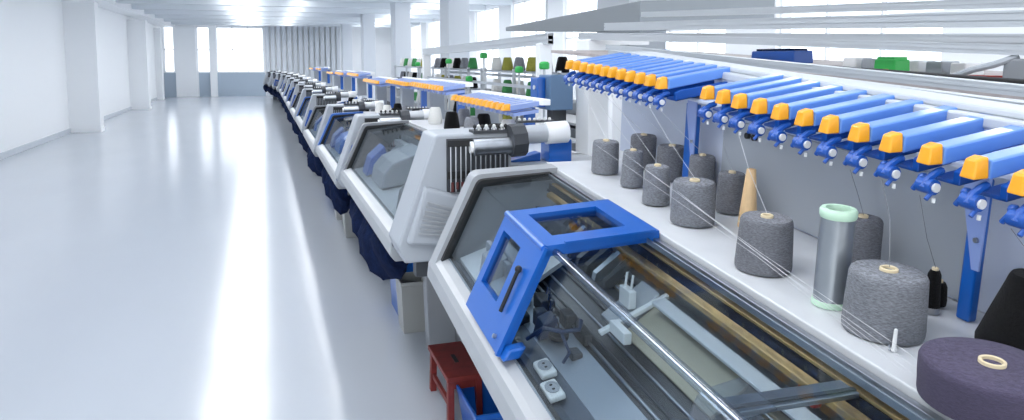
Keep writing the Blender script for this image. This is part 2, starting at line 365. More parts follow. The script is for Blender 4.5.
# bar along the cover's bend and the cross strip
MB().tube((.775, .2, 1.262), (.775, 2.03, 1.262), .013, 16).build('bend_bar', 'clear', m1, smooth=True)
MB().tube((.775, .2, 1.262), (.775, 2.03, 1.262), .0036, 10).build('bend_highlight', 'chrome', m1, smooth=True)  # thin bright core added as the highlight line of the clear bar
MB().box(.785, 1.078, 1.112, 1.168, 1.243, 1.2545).build('cross_strip', 'steel', m1, bevel=.002)
MB().box(.785, 1.078, 1.122, 1.132, 1.2545, 1.2575).build('strip_seal', 'dgrey', m1)
MB().band(fillet([(.74, 1.175), (.766, 1.255), (.86, 1.272)], .04), .004, 1.08, 1.20).build('cover_hinge', 'clear', m1, smooth=True)
# blue access hood riding on the cover
hood = MB()
p0, p1, p2 = Vector((.592, .958)), Vector((.735, 1.285)), Vector((1.118, 1.308))
def sub(a, b, s, t): return [tuple(a.lerp(b, s)), tuple(a.lerp(b, t))]
T = .034
hood.band(sub(p0, p1, 0, .30), T, 2.03, 2.42).band(sub(p0, p1, .84, 1), T, 2.03, 2.42).band(sub(p0, p1, .30, .84), T, 2.03, 2.185).band(sub(p0, p1, .30, .84), T, 2.375, 2.42)
hood.band(sub(p1, p2, 0, .15), T, 2.03, 2.42).band(sub(p1, p2, .80, 1), T, 2.03, 2.42).band(sub(p1, p2, .15, .80), T, 2.03, 2.115).band(sub(p1, p2, .15, .80), T, 2.355, 2.42)
hd = hood.build('access_hood', 'blue', m1)
MB().tube((.738, 2.03, 1.276), (.738, 2.42, 1.276), .012, 14).build('hood_edge', 'blue', hd, smooth=True)
MB().prism([(.80, 1.291), (1.10, 1.309), (1.10, 1.316), (.80, 1.298)], 2.018, 2.03).prism([(.588, .958), (.735, 1.285), (.745, 1.28), (.60, .952)], 2.018, 2.03).build('hood_flange', 'blue', hd)
MB().band([(.65, 1.06), (.715, 1.21)], .004, 2.18, 2.38).build('front_pane', 'hoodglass', hd)
MB().band([(.79, 1.274), (1.05, 1.29)], .004, 2.11, 2.36).build('top_pane', 'hoodglass', hd)
MB().prism([(.60, .95), (.655, .955), (.675, .99), (.62, .985)], 1.985, 2.03).build('latch', 'blue', hd, bevel=.006)
fp = lambda s, off: (lambda q: (q.x-.906*off, q.y+.423*off))(p0.lerp(p1, s))
a, b = fp(.30, .012), fp(.70, .014)
MB().tube((a[0], 2.10, a[1]), (b[0], 2.10, b[1]), .0065, 10).sphere((b[0], 2.10, b[1]), .012).build('hood_handle', 'black', hd, smooth=True)
c = fp(.10, .004); MB().tube((c[0], 2.075, c[1]), (c[0]-.008, 2.075, c[1]+.004), .007).build('hood_screw', 'steel', hd, smooth=True)

# ---- yarn stand over the near table
ys_ = empty('yarn_stand'); ys_.matrix_world = NEARM
tag(ys_, 'nearest yarn stand, two dozen blue tension arms with orange caps over the near table', 'yarn stand', 'yarn stands along the machine row')
for y in (1.235, 2.47):
    p = MB().box(1.485, 1.512, y+.004, y+(.040 if y < 2 else .075), 1.302, 1.64).build('post', 'blue', ys_, bevel=.006)
    MB().prism([(y-.008, 1.43), (y+.01, 1.43), (y+.055, 1.60), (y+.055, 1.655), (y-.01, 1.655)], 1.480, 1.485, 'x').build('gusset', 'gusset', p)
    MB().tube((1.480, y+.005, 1.50), (1.474, y+.005, 1.50), .006).build('bolt', 'steel', p, smooth=True)
MB().box(1.57, 1.72, .15, 3.3, 1.735, 1.765).box(1.60, 1.72, .15, 3.3, 1.765, 1.785).build('top_beam', 'beamgrey', ys_, bevel=.006)
MB().box(1.575, 1.59, .2, 3.3, 1.302, 1.735).box(1.46, 1.59, .2, 3.3, 1.655, 1.668).build('back_panel', 'panel', ys_, bevel=.002)
MB().box(1.565, 1.576, 1.30, 2.40, 1.31, 1.60).build('access_panel', 'hgrey', ys_, bevel=.002)
for dy in (0, .04): MB().tube((1.566, 2.20+dy, 1.56), (1.552, 2.20+dy, 1.56), .011).build('knob', 'black', ys_, smooth=True)
g1 = [(3.387, 1.708), (3.299, 1.711), (3.209, 1.711), (3.125, 1.712), (3.046, 1.715), (2.968, 1.715), (2.890, 1.717), (2.808, 1.717), (2.722, 1.717), (2.636, 1.718), (2.551, 1.719), (2.462, 1.718)]
g2 = [(2.148, 1.720), (2.055, 1.718), (1.966, 1.716), (1.866, 1.714), (1.768, 1.712), (1.665, 1.711), (1.568, 1.708), (1.463, 1.705), (1.361, 1.700), (1.251, 1.695), (1.140, 1.689), (1.034, 1.682), (.928, 1.676)]
def tension_arm(parent, w):
    L = .27
    arm = MB().prism([(.012, -.016), (L, .030), (L, .066), (.012, .024)], -.022, .022).build('tension_arm', 'armblue', parent, bevel=.004)
    r = MB(); 
    r.hexa([(-.025, -.018, -.016), (.012, -.021, -.014), (.012, .021, -.014), (-.025, .018, -.016), (-.019, -.013, .024), (.010, -.017, .031), (.010, .017, .031), (-.019, .013, .024)])
    cap = r.build('end_cap', 'orange', arm, bevel=.004)
    MB().prism([(.03, -.056), (.25, -.016), (.25, .016), (.05, -.016), (.03, -.026)], -.050, -.032).prism([(.03, -.056), (.25, -.016), (.25, -.010), (.03, -.048)], -.050, .02).build('lower_bar', 'deepblue', arm, bevel=.002)
    t = MB()
    t.path([(.02, -.010, -.03), (-.002, -.016, -.034), (-.020, -.016, -.046), (-.030, -.016, -.064)], .009, 8)
    t.tube((-.018, -.034, -.060), (-.018, .004, -.060), .017, 12)
    t.tube((-.020, .004, -.052), (-.020, .020, -.075), .006, 8).tube((-.02, -.03, -.07), (-.035, -.03, -.086), .005, 8)
    t.sphere((-.004, .012, -.050), .012)
    ten = t.build('tensioner', 'deepblue', arm, smooth=True)
    MB().tube((-.018, -.0345, -.060), (-.018, -.040, -.060), .010, 12).tube((-.018, -.0345, -.083), (-.018, -.0345, -.093), .004, 8).build('tension_disc', 'socket', ten, smooth=True)
    return arm
for i, (u, w) in enumerate(g1+g2):
    if i == 0: arm0 = tension_arm(ys_, w); arm = arm0
    else:
        # a copy of the arm with copies of its own pieces
        arm = copy_tree(arm0, ys_)
    arm.location = (1.335, u, w)

# ------------------------------------------------------------------ yarn packages on the near table
def cone(v, u, h, rb, rt, m, label, name='yarn_cone', cat='yarn cone', core='paper', cr=None, tilt=(0, 0), group='yarn cones on the near table', bulge=.006, e=.03):
    o = MB(); cr = cr or max(.011, rt*.22); er = min(rb, rt)*e
    prof = [(cr, .003), (rb-.008, .001), (rb-.001, .003), (rb, .008), (rb+.0005, .018)]
    for k in range(1, 8):
        t = k/8; prof.append((rb+(rt-rb)*t+bulge*rb*math.sin(t*PI), .018+(h-.03)*t))
    prof += [(rt, h-.010), (rt-.003, h-.003), (rt-er-.004, h), (rt*.55, h+.001), (cr+.002, h)]
    rings = []
    n = 48
    for r, z in prof: rings.append([(r*math.cos(t*2*PI/n), r*math.sin(t*2*PI/n), z) for t in range(n)])
    o.rings(rings)
    c = o.build(name, m, smooth=True); tag(c, label, cat, group)
    k = MB(); k.lathe([(cr+.0015, .001), (cr+.0015, h+.006), (cr-.001, h+.0075), (cr-.004, h+.006), (cr-.004, h-.03), (.001, h-.032)], n=24).build('core', core, c, smooth=True)
    stand_on_near(c, v, u, 1.302)
    return c
cones = {}
for key, v, u, h, rb, rt, m, lab in (
    ('a', 1.296, 2.851, .136, .059, .055, 'y_grey', 'wide grey yarn cone at the far end of the near table, front row'),
    ('b', 1.303, 2.608, .142, .046, .039, 'y_grey', 'slim grey yarn cone second from the far end, front row of near table'),
    ('c', 1.500, 2.908, .145, .057, .056, 'y_mid', 'grey yarn cone at the far end of the back row, against the grey panel'),
    ('d', 1.272, 2.348, .138, .051, .044, 'y_grey', 'slim tapered grey yarn cone just left of the widest mid-table cone'),
    ('e', 1.510, 2.675, .141, .061, .058, 'y_mid', 'grey back-row yarn cone crossed by pale threads, left of blue post'),
    ('f', 1.278, 2.105, .140, .074, .069, 'y_grey', 'broad upright grey yarn cone in the middle of the near table'),
    ('g', 1.510, 2.442, .148, .051, .048, 'y_mid', 'grey back-row yarn cone in front of the farther blue post'),
    ('h', 1.475, 2.191, .139, .049, .046, 'y_mid', 'grey back-row yarn cone half hidden by the bare wooden cone'),
    ('i', 1.241, 1.668, .145, .077, .069, 'y_mid', 'broad dark grey yarn cone in front of the bare wooden cone'),
    ('j', 1.466, 1.567, .159, .054, .050, 'y_mid', 'grey yarn cone standing behind the silver film tube'),
    ('k', 1.261, 1.258, .139, .087, .080, 'y_grey', 'largest grey yarn cone, right of the silver film tube'),
    ('l', 1.480, 1.097, .168, .093, .046, 'y_black', 'tall tapered black yarn cone at the right edge behind the plum package'),
    ('m', 1.207, .949, .079, .116, .117, 'y_purple', 'low wide plum yarn package with pale core at the near table front'),
    ('n', 1.451, 1.312, .104, .019, .0145, 'y_black', 'slim black yarn spool behind the largest grey cone'),
    ('o', 1.50, 1.34, .060, .020, .018, 'y_black', 'small black yarn spool just behind the slim black one')):
    cones[key] = cone(v, u, h, rb-(.002 if rb > .04 else 0), rt, m, lab, cr=.021 if key == 'm' else (.006 if key in 'no' else None))
MB().lathe([(.0195, 0), (.0195, .016), (.018, .018), (.002, .018)], n=24).build('base_ring', 'mgrey', cones['n'], smooth=True)
w = MB().lathe([(.030, 0), (.031, .006), (.0150, .19), (.014, .192), (.011, .192), (.010, .17), (.001, .168)], n=32).build('wooden_cone', 'wood', smooth=True)
tag(w, 'bare pale wooden bobbin cone standing among the grey yarn cones', 'bobbin'); stand_on_near(w, 1.43, 2.02, 1.302)
MB().lathe([(.0302, .016), (.0305, .018), (.0300, .022), (.0298, .022)], n=24).build('band', 'paper', w, smooth=True)
tb = MB().lathe([(.030, .001), (.0405, .001), (.0405, .012), (.0395, .014), (.0395, .226), (.030, .226)], n=40).build('film_tube', 'silver', smooth=True)
tag(tb, 'tall silver film tube with mint green ends between two grey cones', 'spool'); stand_on_near(tb, 1.250, 1.414, 1.302)
MB().lathe([(.031, .0), (.0425, .0), (.043, .006), (.041, .014), (.031, .014)], n=40).build('end_ring', 'mint', tb, smooth=True)
MB().lathe([(.040, .216), (.0425, .222), (.0425, .234), (.039, .239), (.030, .239), (.0285, .232), (.0285, .19), (.001, .188)], n=40).build('end_ring', ['mint'], tb, smooth=True)
pg = MB().lathe([(.007, 0), (.007, .004), (.0045, .008), (.0038, .044), (.003, .048), (.001, .049)], n=12).build('guide_pin', 'socket', smooth=True)
tag(pg, 'small pale guide pin standing in front of the largest grey cone', 'pin'); stand_on_near(pg, 1.207, 1.168, 1.302)
MB().path([(0, 0, .002), (-.012, 0, .002), (-.014, 0, .016)], .002, 6).build('hook', 'steel', pg, smooth=True)
# yarn ends drawn from the cones up to the tensioners or along the table
def strand(pts, m, r, label, group):
    o = MB().path([NEARM.inverted() @ near(*p) for p in pts], r, 5).build('yarn_strand', m)
    o.matrix_world = NEARM
    return tag(o, label, 'yarn strand', group)
for pts, what in (([(1.315, 1.361, 1.62), (1.30, 1.31, 1.54), (1.262, 1.258, 1.449)], 'largest grey cone'), ([(1.315, 1.251, 1.61), (1.38, 1.28, 1.5), (1.451, 1.312, 1.413)], 'slim black spool'),
                  ([(1.315, 1.034, 1.60), (1.40, 1.06, 1.54), (1.480, 1.097, 1.478)], 'tall black cone at the right edge'), ([(1.315, 1.463, 1.62), (1.39, 1.51, 1.54), (1.466, 1.567, 1.468)], 'grey cone behind the silver film tube')):
    strand(pts, 'thread', .0007, 'grey yarn strand rising from the %s to an arm' % what, 'yarn strands up to the tension arms')
tops = {'a': (1.296, 2.851, 1.447), 'b': (1.303, 2.608, 1.452), 'c': (1.5, 2.908, 1.457), 'd': (1.272, 2.348, 1.448), 'e': (1.51, 2.675, 1.452), 'f': (1.278, 2.105, 1.451), 'g': (1.51, 2.442, 1.459), 'h': (1.475, 2.191, 1.449), 'i': (1.241, 1.668, 1.456)}
wh = {'a': 'wide far-end cone', 'b': 'slim far-end cone', 'c': 'farthest cone of the back row', 'd': 'slim cone left of the broad middle one', 'e': 'second cone of the back row',
      'f': 'broad cone in mid table', 'g': 'cone before the farther blue post', 'h': 'cone half hidden by the wooden bobbin', 'i': 'dark cone in front of the wooden bobbin'}
for i, key in enumerate(tops):
    c = tops[key]; cap = (g1+g2)[min(24, 2+int(i*1.6))]
    strand([c, (.5*(c[0]+1.315), .5*(c[1]+cap[0]), .5*(c[2]+1.61)+.01), (1.315, cap[0]-.03, cap[1]-.09)], 'threadw', .0006, 'pale yarn strand rising from the %s' % wh[key], 'yarn strands up to the tension arms')
for i, (a, b) in enumerate((((1.20, 2.08, 1.42), (1.132, 1.02, 1.335)), ((1.218, 2.33, 1.43), (1.142, 1.00, 1.345)), ((1.252, 2.58, 1.44), (1.128, 1.04, 1.325)), ((1.235, 2.82, 1.43), (1.126, 1.06, 1.32)))):
    strand([a, (1.150-.003*i, 1.56, .55*a[2]+.45*b[2]), b], 'threadw', .0005, 'pale yarn strand stretched low along the front of the cones towards the plum package', 'low yarn strands across the near table')

# ------------------------------------------------------------------ the other machines of the row
def machine(fm, lo):
    root = empty('knitting_machine')
    shell(root, fm, .25, 2.75)
    underbody(root, 0, 2.75, lo)
    MB().prism([(.665, .93), (.86, .965), (1.0, 1.10), (1.06, 1.12), (1.06, .9), (.665, .9)], .36, 2.64).build('needle_bed', 'lgrey', root)
    MB().box(1.0, 1.05, .36, 2.64, 1.12, 1.16).build('carriage_rail', 'alu', root)
    for x, z in ((.90, 1.03), (.95, 1.075)): MB().tube((x, .36, z), (x, 2.64, z), .007, 8).build('guide_rod', 'chrome', root, smooth=True)
    MB().prism([(.72, .95), (.74, 1.05), (.80, 1.12), (1.02, 1.20), (1.05, 1.13), (.86, .97)], 1.5, 2.0).build('carriage', 'frameblue' if fm == 'frameblue' else 'mgrey', root, bevel=.01)
    MB().prism([(.70, .95), (.72, 1.06), (.80, 1.15), (.86, 1.0)], .62, .82).build('cam_box', 'dgrey', root, bevel=.01)
    MB().prism([(.70, .95), (.74, 1.08), (.84, 1.17), (.88, 1.0)], 2.1, 2.35).build('drive_box', 'deepblue', root, bevel=.01)
    MB().box(.85, .95, 1.0, 1.08, .99, 1.14).build('stop_block', 'red', root, bevel=.008)
    # housing on the near end, with vent cover and the row of tension rods
    h = MB().prism(fillet([(.60, .86), (.568, .94), (.748, 1.455), (1.12, 1.462)], .03)+[(1.12, .86)], -.02, .26).build('end_housing', 'hgrey', root, bevel=.01)
    v = MB().hexa([(.615, -.05, .955), (.84, -.05, .93), (.84, -.02, .93), (.60, -.02, .96), (.69, -.05, 1.21), (.87, -.05, 1.16), (.88, -.02, 1.17), (.69, -.02, 1.225)]).build('vent_cover', 'deepblue' if fm == 'frameblue' else 'hgrey', root, bevel=.012)
    for k in range(8):
        t = .18+k*.08; x0 = .625+.075*t; z0 = .955+.255*t; z1 = .93+.23*t
        MB().hexa([(x0+.02, -.056, z0), (.835, -.056, z1), (.835, -.048, z1), (x0+.02, -.048, z0), (x0+.02, -.056, z0+.009), (.835, -.056, z1+.009), (.835, -.048, z1+.009), (x0+.02, -.048, z0+.009)]).build('slat', 'lgrey', v)
    rp = MB().box(.80, 1.10, -.03, -.018, 1.185, 1.435).build('rod_panel', 'dgrey', root)
    MB().box(.80, 1.10, -.05, -.03, 1.40, 1.43).box(.80, 1.10, -.045, -.03, 1.25, 1.285).build('rod_holder', 'black', rp)
    for k in range(12):
        x = .815+k*.024
        q = MB().tube((x, -.045, 1.19), (x, -.045, 1.42), .0035, 6).build('tension_rod', 'steel', rp)
        MB().tube((x+.006, -.05, 1.19+.012*(k % 3)), (x+.006, -.05, 1.235), .007, 6).build('weight', 'brown', q)
    # yarn drive rollers with dark collar and a row of small tensioners
    d = MB().tube((.92, -.05, 1.395), (1.13, -.05, 1.40), .040, 20).build('drive_roller', 'steel', root, smooth=True)
    MB().tube((1.10, -.05, 1.42), (1.17, -.05, 1.425), .078, 10).build('collar', 'dgrey', d)
    MB().tube((1.17, .0, 1.44), (1.30, .0, 1.445), .045, 20).build('rear_roller', 'alu', d, smooth=True)
    MB().tube((1.30, .0, 1.445), (1.41, .0, 1.45), .054, 20).build('motor_cap', 'white', d, smooth=True)
    MB().tube((.905, -.05, 1.395), (.92, -.05, 1.395), .028, 16).build('roller_cap', 'white', d, smooth=True)
    MB().box(.93, 1.10, -.03, .06, 1.455, 1.47).box(1.17, 1.36, .03, .08, 1.495, 1.505).build('tensioner_rail', 'dgrey', d)
    for k in range(9): MB().lathe([(.005, 1.465), (.004, 1.478), (.009, 1.484), (.009, 1.492), (.003, 1.498)], (.94+k*.019, -.01, 0), 8).build('yarn_brake', ('black', 'socket')[k % 2], d)
    for k in range(7): MB().sphere((1.18+k*.026, .04, 1.512), .008, 8).build('yarn_brake', 'socket', d)
    MB().box(1.0, 1.62, -.02, .30, 1.24, 1.30).build('end_table', 'lgrey', root, bevel=.004)
    MB().prism([(1.10, 1.30), (1.30, 1.345), (1.30, 1.30)], .06, .14).box(1.32, 1.44, .0, .12, 1.30, 1.41).build('drive_bracket', 'blue', root, bevel=.005)
    return root
names = ['second', 'third', 'fourth', 'fifth', 'sixth', 'seventh', 'eighth', 'ninth', 'tenth', 'eleventh', 'twelfth', 'thirteenth', 'fourteenth']
ROW = []
mach = {}
for i in range(13):
    y = 3.4+2.95*i; dz = (.20, .08)[i] if i < 2 else (-.02 if i > 3 else 0)
    x = 0 if i < 9 else -.06*(i-8)**1.6
    fm = 'frameblue' if i in (1, 3, 5, 6, 8, 10) else 'mgrey'
    root = machine(fm, -dz) if (fm, dz) not in mach else copy_tree(mach[(fm, dz)])
    mach.setdefault((fm, dz), root)
    root.location = (x, y, dz)
    extra = {0: ', its end housing with vent cover and tension rods right behind the nearest machine', 1: ', the first one with a blue cover frame'}.get(i, ', seen end-on along the floor aisle')
    tag(root, ('knitting machine with grey cover frame, %s in the row from the near end' % names[i]) if fm == 'mgrey' else ('knitting machine with blue cover frame, %s in the row from the near end' % names[i]), 'knitting machine', 'knitting machines in the long row')
    ROW.append((x, y, dz))

# navy knitted goods heaped under the fronts
def cloth(seed, n=36, m=14, L=.9):
    r = random.Random(seed); ph = [r.uniform(0, 6) for _ in range(8)]
    mb = MB(); rings = []
    for i in range(n+1):
        t = i/n; y = L*(t-.5); env = (math.sin(PI*min(1, max(0, t*.96+.02))))**.35
        ring = []
        for j in range(m):
            a = j/m*2*PI
            f = 1+.16*math.sin(3*a+7*t+ph[0])+.14*math.sin(17*t+ph[1]+a)+.08*math.sin(31*t+2*a+ph[2])
            rx, rz = .15*env*f, .17*env*(1+.2*math.sin(9*t+ph[3]))*f
            z = rz*math.sin(a)*(1.0 if math.sin(a) > 0 else 1.25)
            ring.append((rx*math.cos(a)+.02*math.sin(5*t+ph[4]), y, z))
        rings.append(ring)
    mb.rings(rings)
    return mb
cl = [cloth(s).build('knitted_cloth', 'navy', smooth=True) for s in range(3)]
kc = 0
for i, (x, y, dz) in enumerate(ROW):
    for j, (dy, dx, z, s) in enumerate(((1.35, .73, .655, .98), (2.15, .74, .65, .85))):
        if i > 1 and j: continue
        o = cl[kc] if kc < 3 else cl[kc % 3].copy()
        if kc >= 3: COL.objects.link(o)
        kc += 1
        o.location = (x+dx, y+dy, z+dz); o.scale = (s, s, s)
        tag(o, 'navy knitted cloth bundle hanging under the front of the %s machine, %s' % (names[i], ('near half', 'far half')[j]), 'cloth', 'navy cloth bundles under the machines')

# bins, crates, stool
def bin_(x, y, w, l, h, m, name, label, cat, group=None, rz=0):
    o = MB(); t = .012; f = .82
    def ring(k, z, ins=0): return [(-w/2*k+ins, -l/2*k+ins, z), (w/2*k-ins, -l/2*k+ins, z), (w/2*k-ins, l/2*k-ins, z), (-w/2*k+ins, l/2*k-ins, z)]
    o.rings([ring(f, 0), ring(1, h-.03), ring(1.06, h-.028), ring(1.06, h), ring(1.0, h, .004), ring(f, .015, t)])
    b = o.build(name, m, bevel=.008); b.location = (x, y, 0); b.rotation_euler.z = rz
    return tag(b, label, cat, group)
bin_(1.01, 5.42, .20, .26, .39, 'binm', 'waste_bin', 'grey plastic waste bin on the floor behind the red stool', 'bin', 'grey waste bins under the machines')
bin_(.93, 8.6, .22, .28, .38, 'binm', 'waste_bin', 'grey plastic waste bin under the third machine', 'bin', 'grey waste bins under the machines')
bin_(.93, 9.6, .24, .3, .36, 'binm', 'waste_bin', 'grey plastic waste bin under the third machine, farther from the stool', 'bin', 'grey waste bins under the machines')
bin_(1.12, 3.70, .30, .42, .22, 'blue', 'plastic_crate', 'open blue plastic crate under the nearest machine by the red stool', 'crate', 'blue crates under the machines')
bin_(1.06, 5.85, .26, .4, .55, 'blue', 'plastic_crate', 'blue plastic crate under the navy cloth behind the waste bin', 'crate', 'blue crates under the machines')
bin_(1.0, 11.6, .3, .5, .4, 'blue', 'plastic_crate', 'blue plastic crate under the fourth machine', 'crate', 'blue crates under the machines')
st = empty('stool', (1.01, 4.10, 0), label='small red painted wooden stool on the grey floor beside the near machine', cat='stool')
seat = MB().box(-.105, .105, -.255, .255, .245, .275).build('seat', 'redwood', st, bevel=.005)
MB().box(-.012, .012, -.06, .06, .2752, .2766).build('hand_slot', 'black', seat)
for sx in (-1, 1):
    for sy in (-1, 1):
        MB().hexa([(sx*.082-.018, sy*.225-.022, 0), (sx*.082+.018, sy*.225-.022, 0), (sx*.082+.018, sy*.225+.022, 0), (sx*.082-.018, sy*.225+.022, 0),
                   (sx*.078-.018, sy*.215-.022, .245), (sx*.078+.018, sy*.215-.022, .245), (sx*.078+.018, sy*.215+.022, .245), (sx*.078-.018, sy*.215+.022, .245)]).build('leg', 'redwood', st, bevel=.003)
for sx in (-1, 1): MB().box(sx*.08-.009, sx*.08+.009, -.2, .2, .085, .115).build('stretcher', 'redwood', st)
for sy in (-1, 1): MB().box(-.075, .075, sy*.22-.009, sy*.22+.009, .195, .235).build('apron', 'redwood', st)

# ------------------------------------------------------------------ yarn stands farther along the row
def far_stand(zb):
    root = empty('yarn_stand')
    MB().box(.19, .25, -.05, 1.38, 1.765, 1.80).build('top_beam', 'white', root, bevel=.004)
    MB().box(.12, .26, 1.0, 1.14, zb, 1.74).build('post', 'hgrey', root, bevel=.006)
    MB().box(.18, .24, .18, .24, zb, 1.74).build('post', 'blue', root, bevel=.006)
    a0 = None
    for k in range(12):
        if a0 is None:
            mb = MB(); mb.prism([(.012, 1.735), (.21, 1.765), (.21, 1.79), (.012, 1.765)], -.035, .035); mb.prism([(.03, 1.70), (.19, 1.72), (.19, 1.74), (.03, 1.72)], -.03, .03)
            mb.mi = 1; mb.hexa([(-.03, -.03, 1.735), (.014, -.034, 1.738), (.014, .034, 1.738), (-.03, .03, 1.735), (-.02, -.02, 1.768), (.014, -.028, 1.775), (.014, .028, 1.775), (-.02, .02, 1.768)])
            a = a0 = mb.build('tension_arm', ['gusset', 'orange'], root)
        else:
            a = a0.copy(); COL.objects.link(a); a.parent = root
        a.location = (0, .02+k*.112, 0)
    return root
fs0 = far_stand(1.535); fs = far_stand(1.40)
for i, y in enumerate((4.15, 5.85, 7.6, 9.3, 11.4, 13.6, 16.2, 19, 22)):
    o = fs0 if i == 0 else (fs if i == 1 else copy_tree(fs))
    o.location = (1.35+(.0, -.0, .05, 0)[i % 4], y, (-.03, .02, .0)[i % 3])
    tag(o, 'yarn stand with one bank of blue orange-capped arms, %s of the distant ones' % ('nearest', 'second nearest', 'third nearest', 'fourth nearest', 'fifth', 'sixth', 'seventh', 'eighth', 'farthest')[i], 'yarn stand', 'yarn stands along the machine row')

# ------------------------------------------------------------------ rear row: machines, rails, shelves and small goods
for i in range(5):
    o = copy_tree(mach[('mgrey', 0)] if ('mgrey', 0) in mach else mach[('mgrey', -.02)]); o.location = (4.9, 9.4+3.1*i, 0); o.rotation_euler = (0, 0, PI)
    tag(o, 'grey knitting machine in the rear row facing the windows, %s from the near end' % ('nearest', 'second', 'third', 'fourth', 'farthest')[i], 'knitting machine', 'knitting machines of the rear row')
rf = empty('rail_frame', (2.45, 2, 0), label='white frame of long aluminium rails behind the blue tension arms', cat='rail frame', group='white rail frames of the rear row')
MB().box(-.05, .22, 3.35, 3.60, 0, 2.16).build('post', 'white', rf, bevel=.01)
MB().box(-.05, .10, -.9, -.78, 0, 2.05).build('post', 'white', rf, bevel=.01)
def rail(parent, x, ya, za, yb, zb, w, h, name='rail'):
    o = MB(); d = h*.18
    for (a, b) in ((-h/2, -h*.16), (-h*.08, h*.30), (h*.36, h/2)):
        o.hexa([(x-w/2, ya, za+a), (x+w/2, ya, za+a), (x+w/2, yb, zb+a), (x-w/2, yb, zb+a), (x-w/2, ya, za+b), (x+w/2, ya, za+b), (x+w/2, yb, zb+b), (x-w/2, yb, zb+b)])
    o.hexa([(x-w/2+d*.5, ya, za-h*.45), (x+w/2, ya, za-h*.45), (x+w/2, yb, zb-h*.45), (x-w/2+d*.5, yb, zb-h*.45), (x-w/2+d*.5, ya, za+h*.45), (x+w/2, ya, za+h*.45), (x+w/2, yb, zb+h*.45), (x-w/2+d*.5, yb, zb+h*.45)])
    return o.build(name, 'alu', parent)
rail(rf, .0, -1., 2.03, 3.6, 2.19, .06, .055)
rail(rf, .15, -1., 2.115, 3.45, 2.262, .05, .058)
rail(rf, -.15, -.9, 2.003, 2.2, 2.138, .04, .034)
rail(rf, .45, -1., 2.18, 3.4, 2.36, .05, .04)
MB().box(-.03, .5, 3.40, 3.46, 2.12, 2.16).build('cross_bar', 'white', rf)
rf2 = empty('rail_frame', (1.8, 1.2, 0), label='pair of low aluminium rails just behind the near white beam', cat='rail frame', group='white rail frames of the rear row')
rail(rf2, .0, .0, 1.872, 2.5, 2.04, .05, .026); rail(rf2, .15, -.0, 1.90, 2.85, 2.075, .05, .03)
MB().box(-.02, .18, 2.45, 2.5, 0, 2.03).build('post', 'white', rf2)
MB().box(-.02, .18, .02, .07, 0, 1.86).build('post', 'white', rf2)
rf3 = empty('rail_frame', (2.45, 6.2, 0), label='long white rail with small green lamps beyond the big white post', cat='rail frame', group='white rail frames of the rear row')
rail(rf3, .0, .1, 2.19, 5.6, 2.125, .06, .10); MB().box(-.06, .06, .2, .32, 0, 2.15).build('post', 'white', rf3, bevel=.01); MB().box(-.06, .06, 5.4, 5.5, 0, 2.08).build('post', 'white', rf3, bevel=.01)
MB().box(.0, .03, .1, 5.6, 1.72, 1.75).box(.3, .33, .1, 5.6, 1.80, 1.83).build('side_rail', 'alu', rf3)
# shelf behind the rails with odds and ends
sh = empty('rear_shelf', (2.05, 1.4, 0), label='dusty shelf behind the low rails carrying boxes and cables', cat='shelf')
def SZ(y): return 1.900+.045*(y-1.4)
MB().hexa([(0, 0, SZ(1.4)-.02), (1.1, 0, SZ(1.4)-.02), (1.1, 3.85, SZ(5.25)-.02), (0, 3.85, SZ(5.25)-.02), (0, 0, SZ(1.4)), (1.1, 0, SZ(1.4)), (1.1, 3.85, SZ(5.25)), (0, 3.85, SZ(5.25))]).build('board', 'pinkgrey', sh)
for y in (.05, 3.7): MB().box(.5, .6, y, y+.1, 0, SZ(y+1.4)-.02).build('post', 'white', sh)
def on_shelf(name, x, y, l, w, h, m, label, cat, group=None, lid=None):
    o = MB().hexa([(-w/2, -l/2, 0), (w/2, -l/2, 0), (w/2, l/2, 0), (-w/2, l/2, 0), (-w/2*.95, -l/2*.97, h), (w/2*.95, -l/2*.97, h), (w/2*.95, l/2*.97, h), (-w/2*.95, l/2*.97, h)]).build(name, m, bevel=.006)
    o.location = (x, y, SZ(y)+.003)
    if lid: MB().box(-w/2*.8, w/2*.8, -l/2*.8, l/2*.8, h, h+.01).build('lid', lid, o)
    return tag(o, label, cat, group)
on_shelf('parts_box', 2.40, 2.39, .11, .08, .055, 'green', 'bright green box on the shelf behind the low rails', 'box', lid='green')
o = on_shelf('label_block', 2.345, 2.37, .04, .02, .018, 'orange', 'small orange block in front of the bright green box', 'block')
on_shelf('tool_case', 2.50, 3.20, .34, .12, .062, 'deepblue', 'dark blue case on the shelf behind the low rails', 'case', lid='navy')
on_shelf('control_box', 2.35, 1.76, .12, .14, .085, 'mgrey', 'grey control box on the shelf at the right edge of the view', 'box')
on_shelf('tool_tray', 2.32, 1.92, .11, .08, .022, 'red', 'flat red tray on the shelf left of the grey control box', 'tray')
for i, (x, y, l, m) in enumerate(((2.5, 2.68, .08, 'white'), (2.5, 2.58, .06, 'hgrey'), (2.6, 2.44, .07, 'white'), (2.6, 2.33, .08, 'hgrey'), (2.6, 2.22, .07, 'white'))):
    on_shelf('carton', x, y, l, .1, .05, m, 'small pale carton on the shelf, ' + ('far left of the green box', 'next to the green box on its left', 'just right of the green box', 'second to the right of the green box', 'third to the right of the green box')[i], 'carton', 'pale cartons on the rear shelf')
o = MB().hexa([(2.17, 1.62, SZ(1.62)+.004), (2.22, 1.62, SZ(1.62)+.004), (2.22, 2.50, SZ(2.5)+.004), (2.17, 2.50, SZ(2.5)+.004), (2.17, 1.62, SZ(1.62)+.028), (2.22, 1.62, SZ(1.62)+.028), (2.22, 2.50, SZ(2.5)+.028), (2.17, 2.50, SZ(2.5)+.028)]).build('bar', 'black', bevel=.004)
tag(o, 'long black bar lying along the front of the rear shelf', 'bar')
